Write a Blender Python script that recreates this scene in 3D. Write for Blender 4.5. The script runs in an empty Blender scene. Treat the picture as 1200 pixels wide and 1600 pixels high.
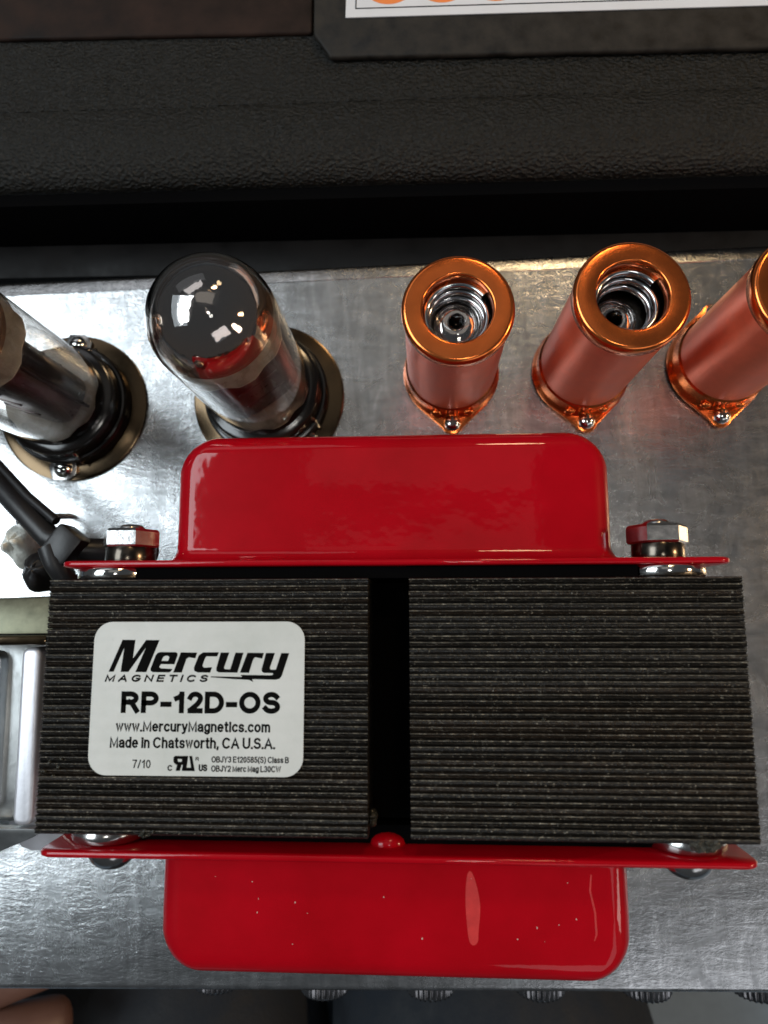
import bpy, bmesh, math, random
from mathutils import Matrix, Vector
from mathutils.geometry import tessellate_polygon

random.seed(7)
S = 0.001            # everything below is written in millimetres
PI = math.pi
sc = bpy.context.scene
COL = sc.collection
R = math.radians

# ------------------------------------------------------------------ camera
cd = bpy.data.cameras.new("camera")
cam = bpy.data.objects.new("camera", cd)
COL.objects.link(cam)
cd.sensor_fit = 'VERTICAL'
cd.sensor_height = 36.0
cd.sensor_width = 27.0
cd.lens = 36.0 * 1100 / 1600
cd.clip_start = 0.01
cd.clip_end = 50
cam.matrix_world = Matrix(((0.99825, 0.02176, 0.05503, 0.0),
                           (-0.01390, 0.99013, -0.13943, 0.0),
                           (-0.05752, 0.13842, 0.98870, 180 * S),
                           (0, 0, 0, 1)))
cd.dof.use_dof = True
cd.dof.focus_distance = 0.140
cd.dof.aperture_fstop = 19.0
sc.camera = cam

# ------------------------------------------------------------------ dim room + lamps
w = bpy.data.worlds.new("World")
sc.world = w
w.use_nodes = True
bg = w.node_tree.nodes["Background"]
bg.inputs[0].default_value = (0.86, 0.93, 1.0, 1)
bg.inputs[1].default_value = 0.058


def area(name, loc, target, sx, sy, power, color, shape='RECTANGLE'):
    l = bpy.data.lights.new(name, 'AREA')
    l.shape = shape
    l.size = sx
    l.size_y = sy
    l.energy = power
    l.color = color
    o = bpy.data.objects.new(name, l)
    COL.objects.link(o)
    o.location = loc
    d = Vector(target) - Vector(loc)
    o.rotation_euler = d.to_track_quat('-Z', 'Y').to_euler()
    return o


area("window_light", (-0.92, 0.13, 1.20), (0, 0, 0), 1.1, 0.6, 15.5, (0.84, 0.94, 1.0))
area("right_window", (1.25, -0.55, 0.75), (0, 0, 0.03), 0.22, 0.5, 2.0, (1.0, 0.93, 0.84))
area("warm_lamp", (0.80, 0.06, 0.50), (0, 0.05, 0.03), 0.10, 0.10, 2.6, (1.0, 0.66, 0.36), 'DISK')
area("ceiling_lamp", (0.05, 0.70, 1.75), (0, 0, 0), 0.9, 0.75, 0.45, (1.0, 0.95, 0.88))
area("pendant_lamp", (0.19, -0.16, 1.75), (0, 0, 0), 0.16, 0.16, 1.8, (1.0, 0.96, 0.9), 'DISK')
area("back_window", (-0.62, 1.15, 1.15), (0, 0.05, 0), 0.9, 0.4, 1.0, (0.95, 0.96, 1.0))
area("front_fill", (0.75, -1.15, 1.25), (0, 0, 0), 1.0, 0.6, 2.1, (0.93, 0.95, 1.0))  # added fill that brightens the front lip and lower right chassis
area("back_lamp", (0.30, 1.05, 1.08), (0, 0.05, 0), 0.2, 0.2, 2.8, (1.0, 0.70, 0.38), 'DISK')

sc.view_settings.view_transform = 'Standard'
sc.view_settings.look = 'None'
sc.view_settings.exposure = 0
sc.view_settings.gamma = 1


# ------------------------------------------------------------------ materials
class NT:
    def __init__(self, name):
        self.m = bpy.data.materials.new(name)
        self.m.use_nodes = True
        self.t = self.m.node_tree
        self.b = self.t.nodes["Principled BSDF"]

    def n(self, typ, **kw):
        nd = self.t.nodes.new(typ)
        for k, v in kw.items():
            if hasattr(nd, k):
                setattr(nd, k, v)
            else:
                nd.inputs[k.replace('_', ' ')].default_value = v
        return nd

    def l(self, a, b):
        self.t.links.new(a, b)

    def set(self, **kw):
        for k, v in kw.items():
            self.b.inputs[k.replace('_', ' ')].default_value = v

    def coord(self, scale=(1, 1, 1), rot=(0, 0, 0)):
        tc = self.n('ShaderNodeTexCoord')
        mp = self.n('ShaderNodeMapping')
        mp.inputs['Scale'].default_value = scale
        mp.inputs['Rotation'].default_value = rot
        src = tc.outputs['Object']
        if self.m.get('per_piece'):
            oi = self.n('ShaderNodeObjectInfo')
            wn = self.n('ShaderNodeTexWhiteNoise')
            wn.noise_dimensions = '1D'
            self.l(oi.outputs['Random'], wn.inputs['W'])
            va = self.n('ShaderNodeVectorMath')
            va.operation = 'ADD'
            self.l(src, va.inputs[0])
            self.l(wn.outputs['Color'], va.inputs[1])
            src = va.outputs[0]
        self.l(src, mp.inputs['Vector'])
        return mp.outputs['Vector']

    def noise(self, vec, scale, detail=4, rough=0.6, dist=0):
        nz = self.n('ShaderNodeTexNoise')
        nz.inputs['Scale'].default_value = scale
        nz.inputs['Detail'].default_value = detail
        nz.inputs['Roughness'].default_value = rough
        nz.inputs['Distortion'].default_value = dist
        self.l(vec, nz.inputs['Vector'])
        return nz.outputs['Fac']

    def ramp(self, fac, stops):
        r = self.n('ShaderNodeValToRGB')
        e = r.color_ramp.elements
        while len(e) < len(stops):
            e.new(0.5)
        for x, (p, c) in zip(e, stops):
            x.position = p
            x.color = (c, c, c, 1) if not isinstance(c, tuple) else (*c, 1)
        self.l(fac, r.inputs['Fac'])
        return r.outputs['Color']

    def bump(self, h, strength, dist, prev=None):
        b = self.n('ShaderNodeBump')
        b.inputs['Strength'].default_value = strength
        b.inputs['Distance'].default_value = dist
        self.l(h, b.inputs['Height'])
        if prev is not None:
            self.l(prev, b.inputs['Normal'])
        return b.outputs['Normal']

    def mix(self, a, b, fac=0.5, typ='MULTIPLY'):
        m = self.n('ShaderNodeMix')
        m.data_type = 'RGBA'
        m.blend_type = typ
        for s, v in ((m.inputs[0], fac), (m.inputs[6], a), (m.inputs[7], b)):
            if hasattr(v, 'is_linked') or hasattr(v, 'links'):
                self.l(v, s)
            else:
                s.default_value = v
        return m.outputs[2]


def simple(name, color, rough, metal=0.0, spec=0.5, coat=0.0, var=0.0, vscale=300, bump=0.0, bscale=900, bdist=0.0004):
    k = NT(name)
    k.set(Base_Color=(*color, 1), Roughness=rough, Metallic=metal, Specular_IOR_Level=spec, Coat_Weight=coat, Coat_Roughness=0.04)
    v = k.coord()
    if var:
        f = k.noise(v, vscale, 5, 0.65)
        lo = tuple(c * (1 - var) for c in color)
        hi = tuple(min(1, c * (1 + var)) for c in color)
        k.l(k.ramp(f, [(0.3, lo), (0.7, hi)]), k.b.inputs['Base Color'])
        k.l(k.ramp(f, [(0.3, max(0.02, rough * 0.75)), (0.75, min(1, rough * 1.3))]), k.b.inputs['Roughness'])
    if bump:
        k.l(k.bump(k.noise(v, bscale, 4, 0.6), bump, bdist), k.b.inputs['Normal'])
    return k.m


def mat_chassis():
    k = NT("rolled_sheet_metal")
    k.set(Metallic=1.0)
    vs = k.coord((0.28, 1.0, 1.0))
    streak = k.noise(vs, 420, 6, 0.7, 0.6)
    blot = k.noise(k.coord(), 75, 6, 0.72, 1.2)
    fine = k.noise(k.coord((0.5, 1, 1)), 1500, 3, 0.7, 0.3)
    c1 = k.ramp(streak, [(0.3, (0.50, 0.51, 0.51)), (0.5, (0.64, 0.65, 0.66)), (0.72, (0.80, 0.81, 0.82))])
    c2 = k.ramp(blot, [(0.3, (0.62, 0.63, 0.64)), (0.52, (0.86, 0.86, 0.86)), (0.7, (1, 1, 1))])
    wipe = k.noise(k.coord((1.0, 0.16, 1), (0, 0, 0.25)), 230, 5, 0.75, 1.2)
    sp = k.noise(k.coord(), 800, 2, 0.6, 0.4)
    c3 = k.mix(c1, c2, 1.0)
    c3 = k.mix(c3, k.ramp(wipe, [(0.35, 0.80), (0.55, 1.0), (0.68, 1.25)]), 1.0)
    c3 = k.mix(c3, k.ramp(sp, [(0.68, 0.0), (0.76, 0.22)]), 1.0, 'ADD')
    k.l(c3, k.b.inputs['Base Color'])
    k.l(k.ramp(blot, [(0.28, 0.32), (0.5, 0.26), (0.7, 0.2)]), k.b.inputs['Roughness'])
    b1 = k.bump(streak, 0.15, 0.0006)
    b2 = k.bump(fine, 0.16, 0.0003, b1)
    b3 = k.bump(blot, 0.045, 0.0015, b2)
    k.l(b3, k.b.inputs['Normal'])
    return k.m


def mat_red():
    k = NT("red_gloss_paint")
    k.set(Roughness=0.4, Coat_Weight=0.62, Coat_Roughness=0.045, Specular_IOR_Level=0.04)
    v = k.coord()
    f = k.noise(v, 60, 5, 0.6)
    k.l(k.ramp(f, [(0.3, (0.31, 0.0, 0.004)), (0.7, (0.40, 0.0003, 0.007))]), k.b.inputs['Base Color'])
    k.l(k.bump(k.noise(v, 110, 3, 0.55), 0.10, 0.0008), k.b.inputs['Coat Normal'])
    return k.m


def mat_core(name, base, seed):
    k = NT(name)
    k.m['per_piece'] = 1
    k.set(Roughness=0.4, Specular_IOR_Level=0.36)
    v = k.coord((0.6, 1, 1))
    f = k.noise(v, 1300 + seed, 5, 0.75, 0.3)
    g = k.noise(k.coord(), 120, 4, 0.7)
    hi = tuple(c * 2.6 for c in base)
    rust = (base[0] * 3.6, base[1] * 2.3, base[2] * 1.4)
    c = k.ramp(f, [(0.36, base), (0.6, hi), (0.82, rust)])
    sp = k.noise(k.coord(), 2600, 2, 0.5)
    c = k.mix(c, k.ramp(sp, [(0.645, (0, 0, 0)), (0.72, (0.30, 0.28, 0.23))]), 1.0, 'ADD')
    tcz = k.n('ShaderNodeTexCoord')
    sz = k.n('ShaderNodeSeparateXYZ')
    k.l(tcz.outputs['Object'], sz.inputs['Vector'])
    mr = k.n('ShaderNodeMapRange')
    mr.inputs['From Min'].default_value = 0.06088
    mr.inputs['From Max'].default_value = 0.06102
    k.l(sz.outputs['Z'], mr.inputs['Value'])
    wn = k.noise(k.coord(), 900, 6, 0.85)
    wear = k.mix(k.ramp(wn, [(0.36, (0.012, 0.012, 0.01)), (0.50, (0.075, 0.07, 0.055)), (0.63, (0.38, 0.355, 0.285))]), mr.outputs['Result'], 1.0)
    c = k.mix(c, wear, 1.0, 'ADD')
    k.l(k.mix(c, k.ramp(g, [(0.3, 0.45), (0.7, 1.0)]), 1.0), k.b.inputs['Base Color'])
    k.l(k.ramp(f, [(0.3, 0.55), (0.6, 0.36), (0.85, 0.25)]), k.b.inputs['Roughness'])
    k.l(k.bump(k.noise(k.coord(), 1700, 3, 0.7), 0.75, 0.0005), k.b.inputs['Normal'])
    return k.m


def mat_copper(name, col, rough):
    k = NT(name)
    k.set(Metallic=0.6 if rough > 0.3 else 0.95)
    v = k.coord()
    f = k.noise(v, 140, 5, 0.65)
    k.l(k.ramp(f, [(0.3, tuple(c * 0.88 for c in col)), (0.7, tuple(min(1, c * 1.06) for c in col))]), k.b.inputs['Base Color'])
    k.l(k.ramp(f, [(0.3, rough * 0.85), (0.7, rough * 1.2)]), k.b.inputs['Roughness'])
    k.l(k.bump(k.noise(v, 2200, 2, 0.5), 0.06, 0.0002), k.b.inputs['Normal'])
    return k.m


def mat_glass(name, tint):
    k = NT(name)
    k.set(Base_Color=(*tint, 1), Roughness=0.0, Transmission_Weight=1.0, IOR=1.45)
    return k.m


def mat_tolex():
    k = NT("pebbled_vinyl")
    k.set(Specular_IOR_Level=0.38)
    vo = k.n('ShaderNodeTexVoronoi')
    vo.inputs['Scale'].default_value = 1250
    k.l(k.coord((0.7, 1, 1), (0, 0, 0.5)), vo.inputs['Vector'])
    nz = k.noise(k.coord(), 1500, 4, 0.7, 0.8)
    g = k.noise(k.coord(), 60, 4, 0.6)
    k.l(k.ramp(nz, [(0.35, (0.0025, 0.0025, 0.002)), (0.7, (0.009, 0.0087, 0.006))]), k.b.inputs['Base Color'])
    k.l(k.ramp(g, [(0.3, 0.36), (0.7, 0.52)]), k.b.inputs['Roughness'])
    b1 = k.bump(vo.outputs['Distance'], 0.8, 0.0007)
    k.l(k.bump(nz, 0.7, 0.0008, b1), k.b.inputs['Normal'])
    return k.m


M = {}
M['chassis'] = mat_chassis()
M['red'] = mat_red()
M['core'] = mat_core("black_varnished_steel", (0.0048, 0.0042, 0.0037), 0)
M['core_brown'] = mat_core("brown_black_varnished_steel", (0.008, 0.0055, 0.0038), 60)
M['groove'] = simple("dark_lacquer", (0.006, 0.0055, 0.005), 0.6, var=0.4)
M['black'] = simple("matte_black", (0.002, 0.002, 0.0023), 0.9, spec=0.03)
M['zinc'] = simple("bright_zinc", (0.50, 0.49, 0.48), 0.2, 1.0, var=0.15, vscale=200, bump=0.12, bscale=500)
M['dull_nickel'] = simple("dull_nickel", (0.26, 0.26, 0.27), 0.24, 1.0)
M['satin'] = simple("satin_zinc", (0.74, 0.74, 0.74), 0.34, 0.9, var=0.15)
M['dark_zinc'] = simple("tarnished_zinc", (0.10, 0.085, 0.07), 0.22, 1.0, var=0.3)
M['nickel'] = simple("shiny_nickel", (0.70, 0.69, 0.67), 0.10, 1.0, var=0.08, bump=0.05, bscale=700)
M['steel'] = simple("spring_steel", (0.50, 0.50, 0.51), 0.16, 1.0)
M['galv'] = simple("galvanised_steel", (0.62, 0.64, 0.64), 0.36, 1.0, var=0.18, vscale=90, bump=0.15, bscale=400)
M['galv_ridge'] = simple("zinc_passivated_ridge", (0.66, 0.66, 0.70), 0.45, 0.6, var=0.12, vscale=110, bump=0.1, bscale=500)
M['aged'] = simple("aged_olive_plating", (0.20, 0.20, 0.14), 0.4, 0.9, var=0.4, vscale=120)
M['copper'] = mat_copper("red_copper_anodised", (0.87, 0.185, 0.092), 0.35)
M['copper_rim'] = mat_copper("orange_copper_anodised", (0.80, 0.20, 0.05), 0.20)
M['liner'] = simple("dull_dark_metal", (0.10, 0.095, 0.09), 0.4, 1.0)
M['brass'] = simple("brown_plated_ring", (0.10, 0.07, 0.042), 0.2, 1.0, var=0.18, vscale=100)
M['bakelite'] = simple("black_bakelite", (0.010, 0.0085, 0.0075), 0.16, 0.0, spec=0.6, bump=0.08, bscale=400)
M['glass'] = mat_glass("smoky_glass", (0.93, 0.91, 0.89))
k = NT("getter_mirror")
k.set(Metallic=1.0, Roughness=0.04)
sx = k.n('ShaderNodeSeparateXYZ')
tcg = k.n('ShaderNodeTexCoord')
k.l(tcg.outputs['Generated'], sx.inputs['Vector'])
k.l(k.ramp(sx.outputs['Z'], [(0.05, (0.45, 0.29, 0.21)), (0.5, (0.78, 0.62, 0.53)), (0.9, (0.66, 0.63, 0.61))]), k.b.inputs['Base Color'])  # brown coating edge; the pinkish ring also paints in room reflections
k.l(k.ramp(sx.outputs['Z'], [(0.05, 0.7), (0.3, 0.92), (0.5, 1.0)]), k.b.inputs['Metallic'])
k.l(k.bump(k.noise(k.coord(), 150, 4, 0.6), 0.10, 0.0014), k.b.inputs['Normal'])
M['getter'] = k.m
M['plate'] = simple("grey_plate_metal", (0.13, 0.105, 0.105), 0.32, 0.9, var=0.3, vscale=120)
M['mica'] = simple("mica_sheet", (0.45, 0.40, 0.34), 0.3, 0.0, var=0.3, vscale=200)
M['label'] = None
M['bell_reflection'] = simple("pale_red_reflection", (0.50, 0.022, 0.022), 0.5, var=0.2)
M['dust'] = simple("pale_dust", (0.55, 0.42, 0.38), 0.8)
M['ink'] = simple("black_ink", (0.006, 0.006, 0.006), 0.7, spec=0.0)
M['rubber'] = simple("black_cable_rubber", (0.014, 0.013, 0.014), 0.38, spec=0.45, bump=0.15, bscale=300)
M['tolex'] = mat_tolex()
M['ledge'] = simple("dark_satin_board", (0.006, 0.006, 0.0065), 0.65, spec=0.2, var=0.3, vscale=80, bump=0.2, bscale=300)
M['brown'] = simple("worn_brown_board", (0.022, 0.0135, 0.011), 0.75, spec=0.15, var=0.7, vscale=55, bump=0.15, bscale=250)
M['backing'] = simple("mottled_grey_brown_card", (0.017, 0.014, 0.011), 0.65, spec=0.25, var=0.9, vscale=170, bump=0.3, bscale=250)
M['paper'] = simple("white_paper", (0.66, 0.67, 0.70), 0.6, var=0.05, vscale=60)
M['orange'] = simple("orange_ink", (0.80, 0.22, 0.05), 0.5)
M['skin'] = simple("skin", (0.13, 0.064, 0.046), 0.5, var=0.12, vscale=60, bump=0.15, bscale=500)
M['denim'] = simple("dark_navy_cloth", (0.006, 0.009, 0.014), 0.85, var=0.4, vscale=70, bump=0.5, bscale=900)
M['floor'] = simple("grey_floor", (0.20, 0.26, 0.32), 0.75, var=0.25, vscale=25, bump=0.3, bscale=60)
M['glue'] = simple("clear_glue", (0.75, 0.76, 0.70), 0.18, var=0.2, vscale=150, bump=0.4, bscale=250, bdist=0.002)
k = NT("satin_label_film")
k.set(Roughness=0.42, Specular_IOR_Level=0.5)
f = k.noise(k.coord(), 70, 6, 0.7)
g = k.noise(k.coord((1, 3, 1), (0, 0, 0.9)), 130, 5, 0.75, 1.0)
k.l(k.mix(k.ramp(f, [(0.3, (0.52, 0.55, 0.53)), (0.7, (0.63, 0.65, 0.64))]),
          k.ramp(g, [(0.24, 0.72), (0.34, 1.0), (0.8, 1.0)]), 1.0), k.b.inputs['Base Color'])
wv = k.n('ShaderNodeTexWave')
wv.bands_direction = 'Y'
wv.inputs['Scale'].default_value = 150
wv.inputs['Distortion'].default_value = 2.0
wv.inputs['Detail'].default_value = 2
k.l(k.coord(), wv.inputs['Vector'])
bw = k.bump(wv.outputs['Fac'], 0.05, 0.0004)
k.l(k.bump(f, 0.12, 0.0012, bw), k.b.inputs['Normal'])
M['label'] = k.m
k = NT("cloudy_varnish")
k.set(Base_Color=(0.035, 0.034, 0.026, 1), Roughness=0.10)
k.l(k.bump(k.noise(k.coord(), 1200, 4, 0.7), 0.9, 0.0008), k.b.inputs['Normal'])
M['varnish'] = k.m


# ------------------------------------------------------------------ mesh helpers (mm)
class MB:
    def __init__(self):
        self.v, self.f = [], []

    def add(self, vs, fs):
        o = len(self.v)
        self.v += [tuple(p) for p in vs]
        self.f += [tuple(i + o for i in q) for q in fs]
        return self

    def box(self, x0, x1, y0, y1, z0, z1):
        vs = [(x, y, z) for z in (z0, z1) for y in (y0, y1) for x in (x0, x1)]
        return self.add(vs, [(0, 2, 3, 1), (4, 5, 7, 6), (0, 1, 5, 4), (2, 6, 7, 3), (0, 4, 6, 2), (1, 3, 7, 5)])

    def prism(self, poly, z0, z1):
        n = len(poly)
        vs = [(x, y, z0) for x, y in poly] + [(x, y, z1) for x, y in poly]
        fs = [tuple(range(n - 1, -1, -1)), tuple(range(n, 2 * n))]
        fs += [(i, (i + 1) % n, n + (i + 1) % n, n + i) for i in range(n)]
        return self.add(vs, fs)

    def lathe(self, prof, seg=48, c=(0, 0, 0), axis='z', cap0=True, cap1=True, rfun=None):
        vs, fs = [], []
        for r, h in prof:
            for i in range(seg):
                a = 2 * PI * i / seg
                rr = r * (rfun(a, h) if rfun else 1)
                x, y = rr * math.cos(a), rr * math.sin(a)
                p = (x, y, h) if axis == 'z' else ((x, h, -y) if axis == 'y' else (h, x, y))
                vs.append((p[0] + c[0], p[1] + c[1], p[2] + c[2]))
        m = len(prof)
        for j in range(m - 1):
            for i in range(seg):
                k2 = (i + 1) % seg
                fs.append((j * seg + i, j * seg + k2, (j + 1) * seg + k2, (j + 1) * seg + i))
        if cap0:
            fs.append(tuple(range(seg - 1, -1, -1)))
        if cap1:
            fs.append(tuple((m - 1) * seg + i for i in range(seg)))
        return self.add(vs, fs)

    def tube(self, path, r, seg=10, flat=(1, 1)):
        P = [Vector(p) for p in path]
        n = len(P)
        vs, fs = [], []
        up = Vector((0, 0, 1))
        for i in range(n):
            t = (P[min(i + 1, n - 1)] - P[max(i - 1, 0)]).normalized()
            u = up.cross(t)
            if u.length < 1e-4:
                u = Vector((1, 0, 0)).cross(t)
            u.normalize()
            q = t.cross(u)
            rr = r[i] if isinstance(r, (list, tuple)) else r
            for j in range(seg):
                a = 2 * PI * j / seg
                vs.append(P[i] + u * (rr * flat[0] * math.cos(a)) + q * (rr * flat[1] * math.sin(a)))
        for i in range(n - 1):
            for j in range(seg):
                k2 = (j + 1) % seg
                fs.append((i * seg + j, i * seg + k2, (i + 1) * seg + k2, (i + 1) * seg + j))
        fs.append(tuple(range(seg - 1, -1, -1)))
        fs.append(tuple((n - 1) * seg + j for j in range(seg)))
        return self.add(vs, fs)

    def loft(self, rings, cap0=True, cap1=True):
        n = len(rings[0])
        vs = [p for r in rings for p in r]
        fs = []
        for j in range(len(rings) - 1):
            for i in range(n):
                k2 = (i + 1) % n
                fs.append((j * n + i, j * n + k2, (j + 1) * n + k2, (j + 1) * n + i))
        if cap0:
            fs.append(tuple(range(n - 1, -1, -1)))
        if cap1:
            fs.append(tuple((len(rings) - 1) * n + i for i in range(n)))
        return self.add(vs, fs)

    def blob(self, c, rx, ry, rz, jit=0.0, seg=16, rings=9, seed=1):
        rnd = random.Random(seed)
        vs, fs = [], []
        ph = [rnd.uniform(0, 6.28) for _ in range(6)]
        for j in range(rings + 1):
            th = PI * j / rings
            for i in range(seg):
                a = 2 * PI * i / seg
                k2 = 1 + jit * (math.sin(2 * a + ph[0]) * math.sin(th * 2 + ph[1]) + 0.7 * math.sin(3 * a + ph[2]) * math.sin(3 * th + ph[3])
                                + 0.5 * math.sin(5 * a + ph[4] + th * 4))
                if j in (0, rings):
                    k2 = 1
                vs.append((c[0] + rx * k2 * math.sin(th) * math.cos(a), c[1] + ry * k2 * math.sin(th) * math.sin(a), c[2] + rz * k2 * math.cos(th)))
        for j in range(rings):
            for i in range(seg):
                k2 = (i + 1) % seg
                fs.append((j * seg + i, (j + 1) * seg + i, (j + 1) * seg + k2, j * seg + k2))
        return self.add(vs, fs)

    def mesh(self, name, mat, angle=35, bevel=0, bseg=2, scale=S):
        bm = bmesh.new()
        vs = [bm.verts.new((p[0] * scale, p[1] * scale, p[2] * scale)) for p in self.v]
        for q in self.f:
            try:
                bm.faces.new([vs[i] for i in q])
            except ValueError:
                pass
        bmesh.ops.remove_doubles(bm, verts=bm.verts, dist=1e-7)
        bmesh.ops.recalc_face_normals(bm, faces=bm.faces)
        if bevel:
            es = [e for e in bm.edges if len(e.link_faces) == 2 and e.calc_face_angle(0) > R(30)]
            bmesh.ops.bevel(bm, geom=es, offset=bevel * S, segments=bseg, affect='EDGES', profile=0.5, clamp_overlap=True)
        me = bpy.data.meshes.new(name)
        bm.to_mesh(me)
        bm.free()
        me.materials.append(mat)
        me.shade_smooth()
        me.set_sharp_from_angle(angle=R(angle))
        return me

    def obj(self, name, mat, parent=None, angle=35, bevel=0, bseg=2, loc=None, rotz=0):
        o = bpy.data.objects.new(name, self.mesh(name, mat, angle, bevel, bseg))
        COL.objects.link(o)
        if parent is not None:
            o.parent = parent
        if loc is not None:
            o.location = [c * S for c in loc]
        o.rotation_euler.z = rotz
        return o


def link_mesh(name, me, parent, loc=(0, 0, 0)):
    o = bpy.data.objects.new(name, me)
    COL.objects.link(o)
    o.parent = parent
    o.location = [c * S for c in loc]
    return o


def tag(o, label=None, cat=None, group=None, kind=None):
    for k2, v in (('label', label), ('category', cat), ('group', group), ('kind', kind)):
        if v:
            o[k2] = v
    return o


def thing(name, loc, label, cat, group=None, rotz=0):
    o = bpy.data.objects.new(name, None)
    COL.objects.link(o)
    o.empty_display_size = 0.01
    o.location = [c * S for c in loc]
    o.rotation_euler.z = rotz
    return tag(o, label, cat, group)


def copy_tree(o, parent=None):
    c = o.copy()
    COL.objects.link(c)
    c.parent = parent
    for ch in list(o.children):
        copy_tree(ch, c)
    return c


def rrect(hx0, hx1, z0, z1, r, n=6):
    """rounded rectangle points (a, b)"""
    r = min(r, (hx1 - hx0) / 2 - 1e-3, (z1 - z0) / 2 - 1e-3)
    pts = []
    for cx, cz, a0 in ((hx1 - r, z1 - r, 0), (hx0 + r, z1 - r, 90), (hx0 + r, z0 + r, 180), (hx1 - r, z0 + r, 270)):
        for i in range(n + 1):
            a = R(a0 + 90 * i / n)
            pts.append((cx + r * math.cos(a), cz + r * math.sin(a)))
    return pts


# ================================================================== SETTING
fl = MB().box(-3000, 3000, -3000, 3000, -230, -220).obj("floor", M['floor'])
tag(fl, kind='structure')

# ------------------------------------------------------------------ chassis: one folded sheet with a scribed line
prof = []
Yb, Yf = 94.0, -89.2
prof += [(Yf, -60)]
for i in range(7):
    a = R(180 - 90 * i / 6)
    prof.append((Yf + 1.7 + 1.7 * math.cos(a), -1.7 + 1.7 * math.sin(a)))
for y in (-60, -30, 0, 30, 60, 85):
    prof.append((y, 0))
gy = Yb - 4.4
prof += [(gy - 0.22, 0), (gy - 0.08, -0.14), (gy + 0.08, -0.14), (gy + 0.22, 0)]
prof += [(Yb - 2.8, -0.22)]
for i in range(9):
    a = R(80 - 80 * i / 8)
    prof.append((Yb - 1.5 + 1.5 * math.cos(a), -2.0 + 1.5 * math.sin(a)))
prof.append((Yb, -60))
inner = [(y * 0.985, z - 1.5 if z > -59 else z) for y, z in reversed(prof)]
ch = MB()
xs = [-300, -150, 0, 150, 300]
ch.loft([[(x, y, z) for y, z in prof + inner] for x in xs])
chassis = ch.obj("amplifier_chassis", M['chassis'], angle=30, rotz=R(0.55))
tag(chassis, "bare metal amplifier chassis with a mottled grey top carrying the red transformer and tubes", "chassis")

# ------------------------------------------------------------------ cabinet behind
cab = thing("amplifier_cabinet", (-10, 105, -60), "dark textured cabinet wall behind the metal chassis", "cabinet", rotz=R(-1.3))
MB().box(-320, 320, -9.5, 1.0, 40, 52).obj("ledge", M['ledge'], cab, bevel=0.6)
MB().box(-320, 320, 0.3, 3.5, 52.1, 72.4).obj("wall_shade", M['black'], cab)  # black board standing in for the shaded front face of the wall
pr = [(4.4, 66)]
for i in range(13):
    a = R(180 - 90 * i / 12)
    pr.append((3.6 + 13 + 13 * math.cos(a), 73.0 + 7.5 * math.sin(a)))
pr += [(20, 80.5), (21.5, 80.0), (21.5, 66)]
MB().loft([[(x, y, z) for y, z in pr] for x in range(-320, 321, 40)]).obj("vinyl_rail", M['tolex'], cab, angle=40)
pr = [(21.6, 60), (21.6, 78.2), (22.5, 79.2), (34, 79.6), (60, 79.6), (60, 60)]
MB().loft([[(x, y, z) for y, z in pr] for x in range(-320, 321, 40)]).obj("inner_panel", M['tolex'], cab, angle=30)
MB().prism([(-320, 46.5), (-16.4, 40.7), (-16.4, 120), (-320, 120)], 79.3, 80.9).obj("brown_panel", M['brown'], cab, bevel=0.7, bseg=3)
# card backing with a cut corner, then the printed chart on it
MB().prism([(-16.2, 60.0), (-15.9, 39.6), (-11.6, 32.9), (320, 27.6), (320, 120), (-16.2, 120)], 79.8, 81.6).obj("backing_card", M['backing'], cab, bevel=0.7, bseg=3)
chart = thing("tube_chart", (-10, 105, 21.7), "white printed paper chart with a black border and orange discs on the cabinet", "paper chart", rotz=R(-2.0))
MB().box(-8.3, 200, 43.4, 110, 0.0, 0.25).obj("paper", M['paper'], chart)
ln = MB()
ln.box(-5.9, 196, 45.7, 46.0, 0.26, 0.30)
ln.box(-5.9, -5.6, 46.0, 106, 0.26, 0.30)
ln.obj("border_line", M['ink'], chart)
for cx in (2.6, 16.1, 29.6, 43.1):
    MB().lathe([(7.6, 0.26), (7.6, 0.30)], 48, (cx, 54.4, 0)).obj("orange_disc", M['orange'], chart)

# ================================================================== POWER TRANSFORMER
tr = thing("power_transformer", (-6.6, -15.45, 0), "large red and black power transformer with a silver printed label on its core", "transformer", rotz=R(-0.65))
TOP = 61.0
NL = 40
pitch = 42.0 / NL
y_first = 21.0 - pitch / 2


def lamination_mesh(x0, x1, seed, mat):
    rnd = random.Random(seed)
    nx = 12
    rings = []
    two = rnd.random() < 0.5
    for i in range(nx + 1):
        x = x0 + (x1 - x0) * i / nx
        if i in (0, nx):
            x += rnd.uniform(-0.03, 0.03)
        dz = rnd.uniform(-0.045, 0.045)
        dy = rnd.uniform(-0.03, 0.03)
        h2 = TOP - (0.10 if two else 0.34) + rnd.uniform(-0.06, 0.06)
        rings.append([(x, -0.51, 4), (x, 0.50, 4), (x, 0.50, TOP - 0.5), (x, 0.34 + dy, TOP - 0.03 + dz), (x, 0.22 + dy, TOP + dz * 0.8),
                      (x, 0.06 + dy, TOP - 0.40 + dz), (x, -0.20 + dy, h2), (x, -0.51, TOP - 0.62)])
    return MB().loft(rings).mesh("lamination", mat, angle=24)


for si, (x0, x1) in enumerate(((-58.5, -3.2), (3.8, 58.5))):
    st = MB().box(x0 + 0.5, x1 - 0.5, -20.9, 20.9, 4.4, TOP - 1.0).obj("lamination_stack", M['groove'], tr)
    tag(st, "left half of the core with the printed label" if si == 0 else "right half of the core with bare black laminations")
    pool = [lamination_mesh(x0, x1, 31 * si + j, M['core'] if j % 3 else M['core_brown']) for j in range(9)]
    for j in range(NL):
        o = link_mesh("lamination", pool[(j * 3 + random.randrange(9)) % 9], st, (0, y_first - j * pitch + random.uniform(-0.025, 0.025), random.uniform(-0.09, 0.0)))
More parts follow.
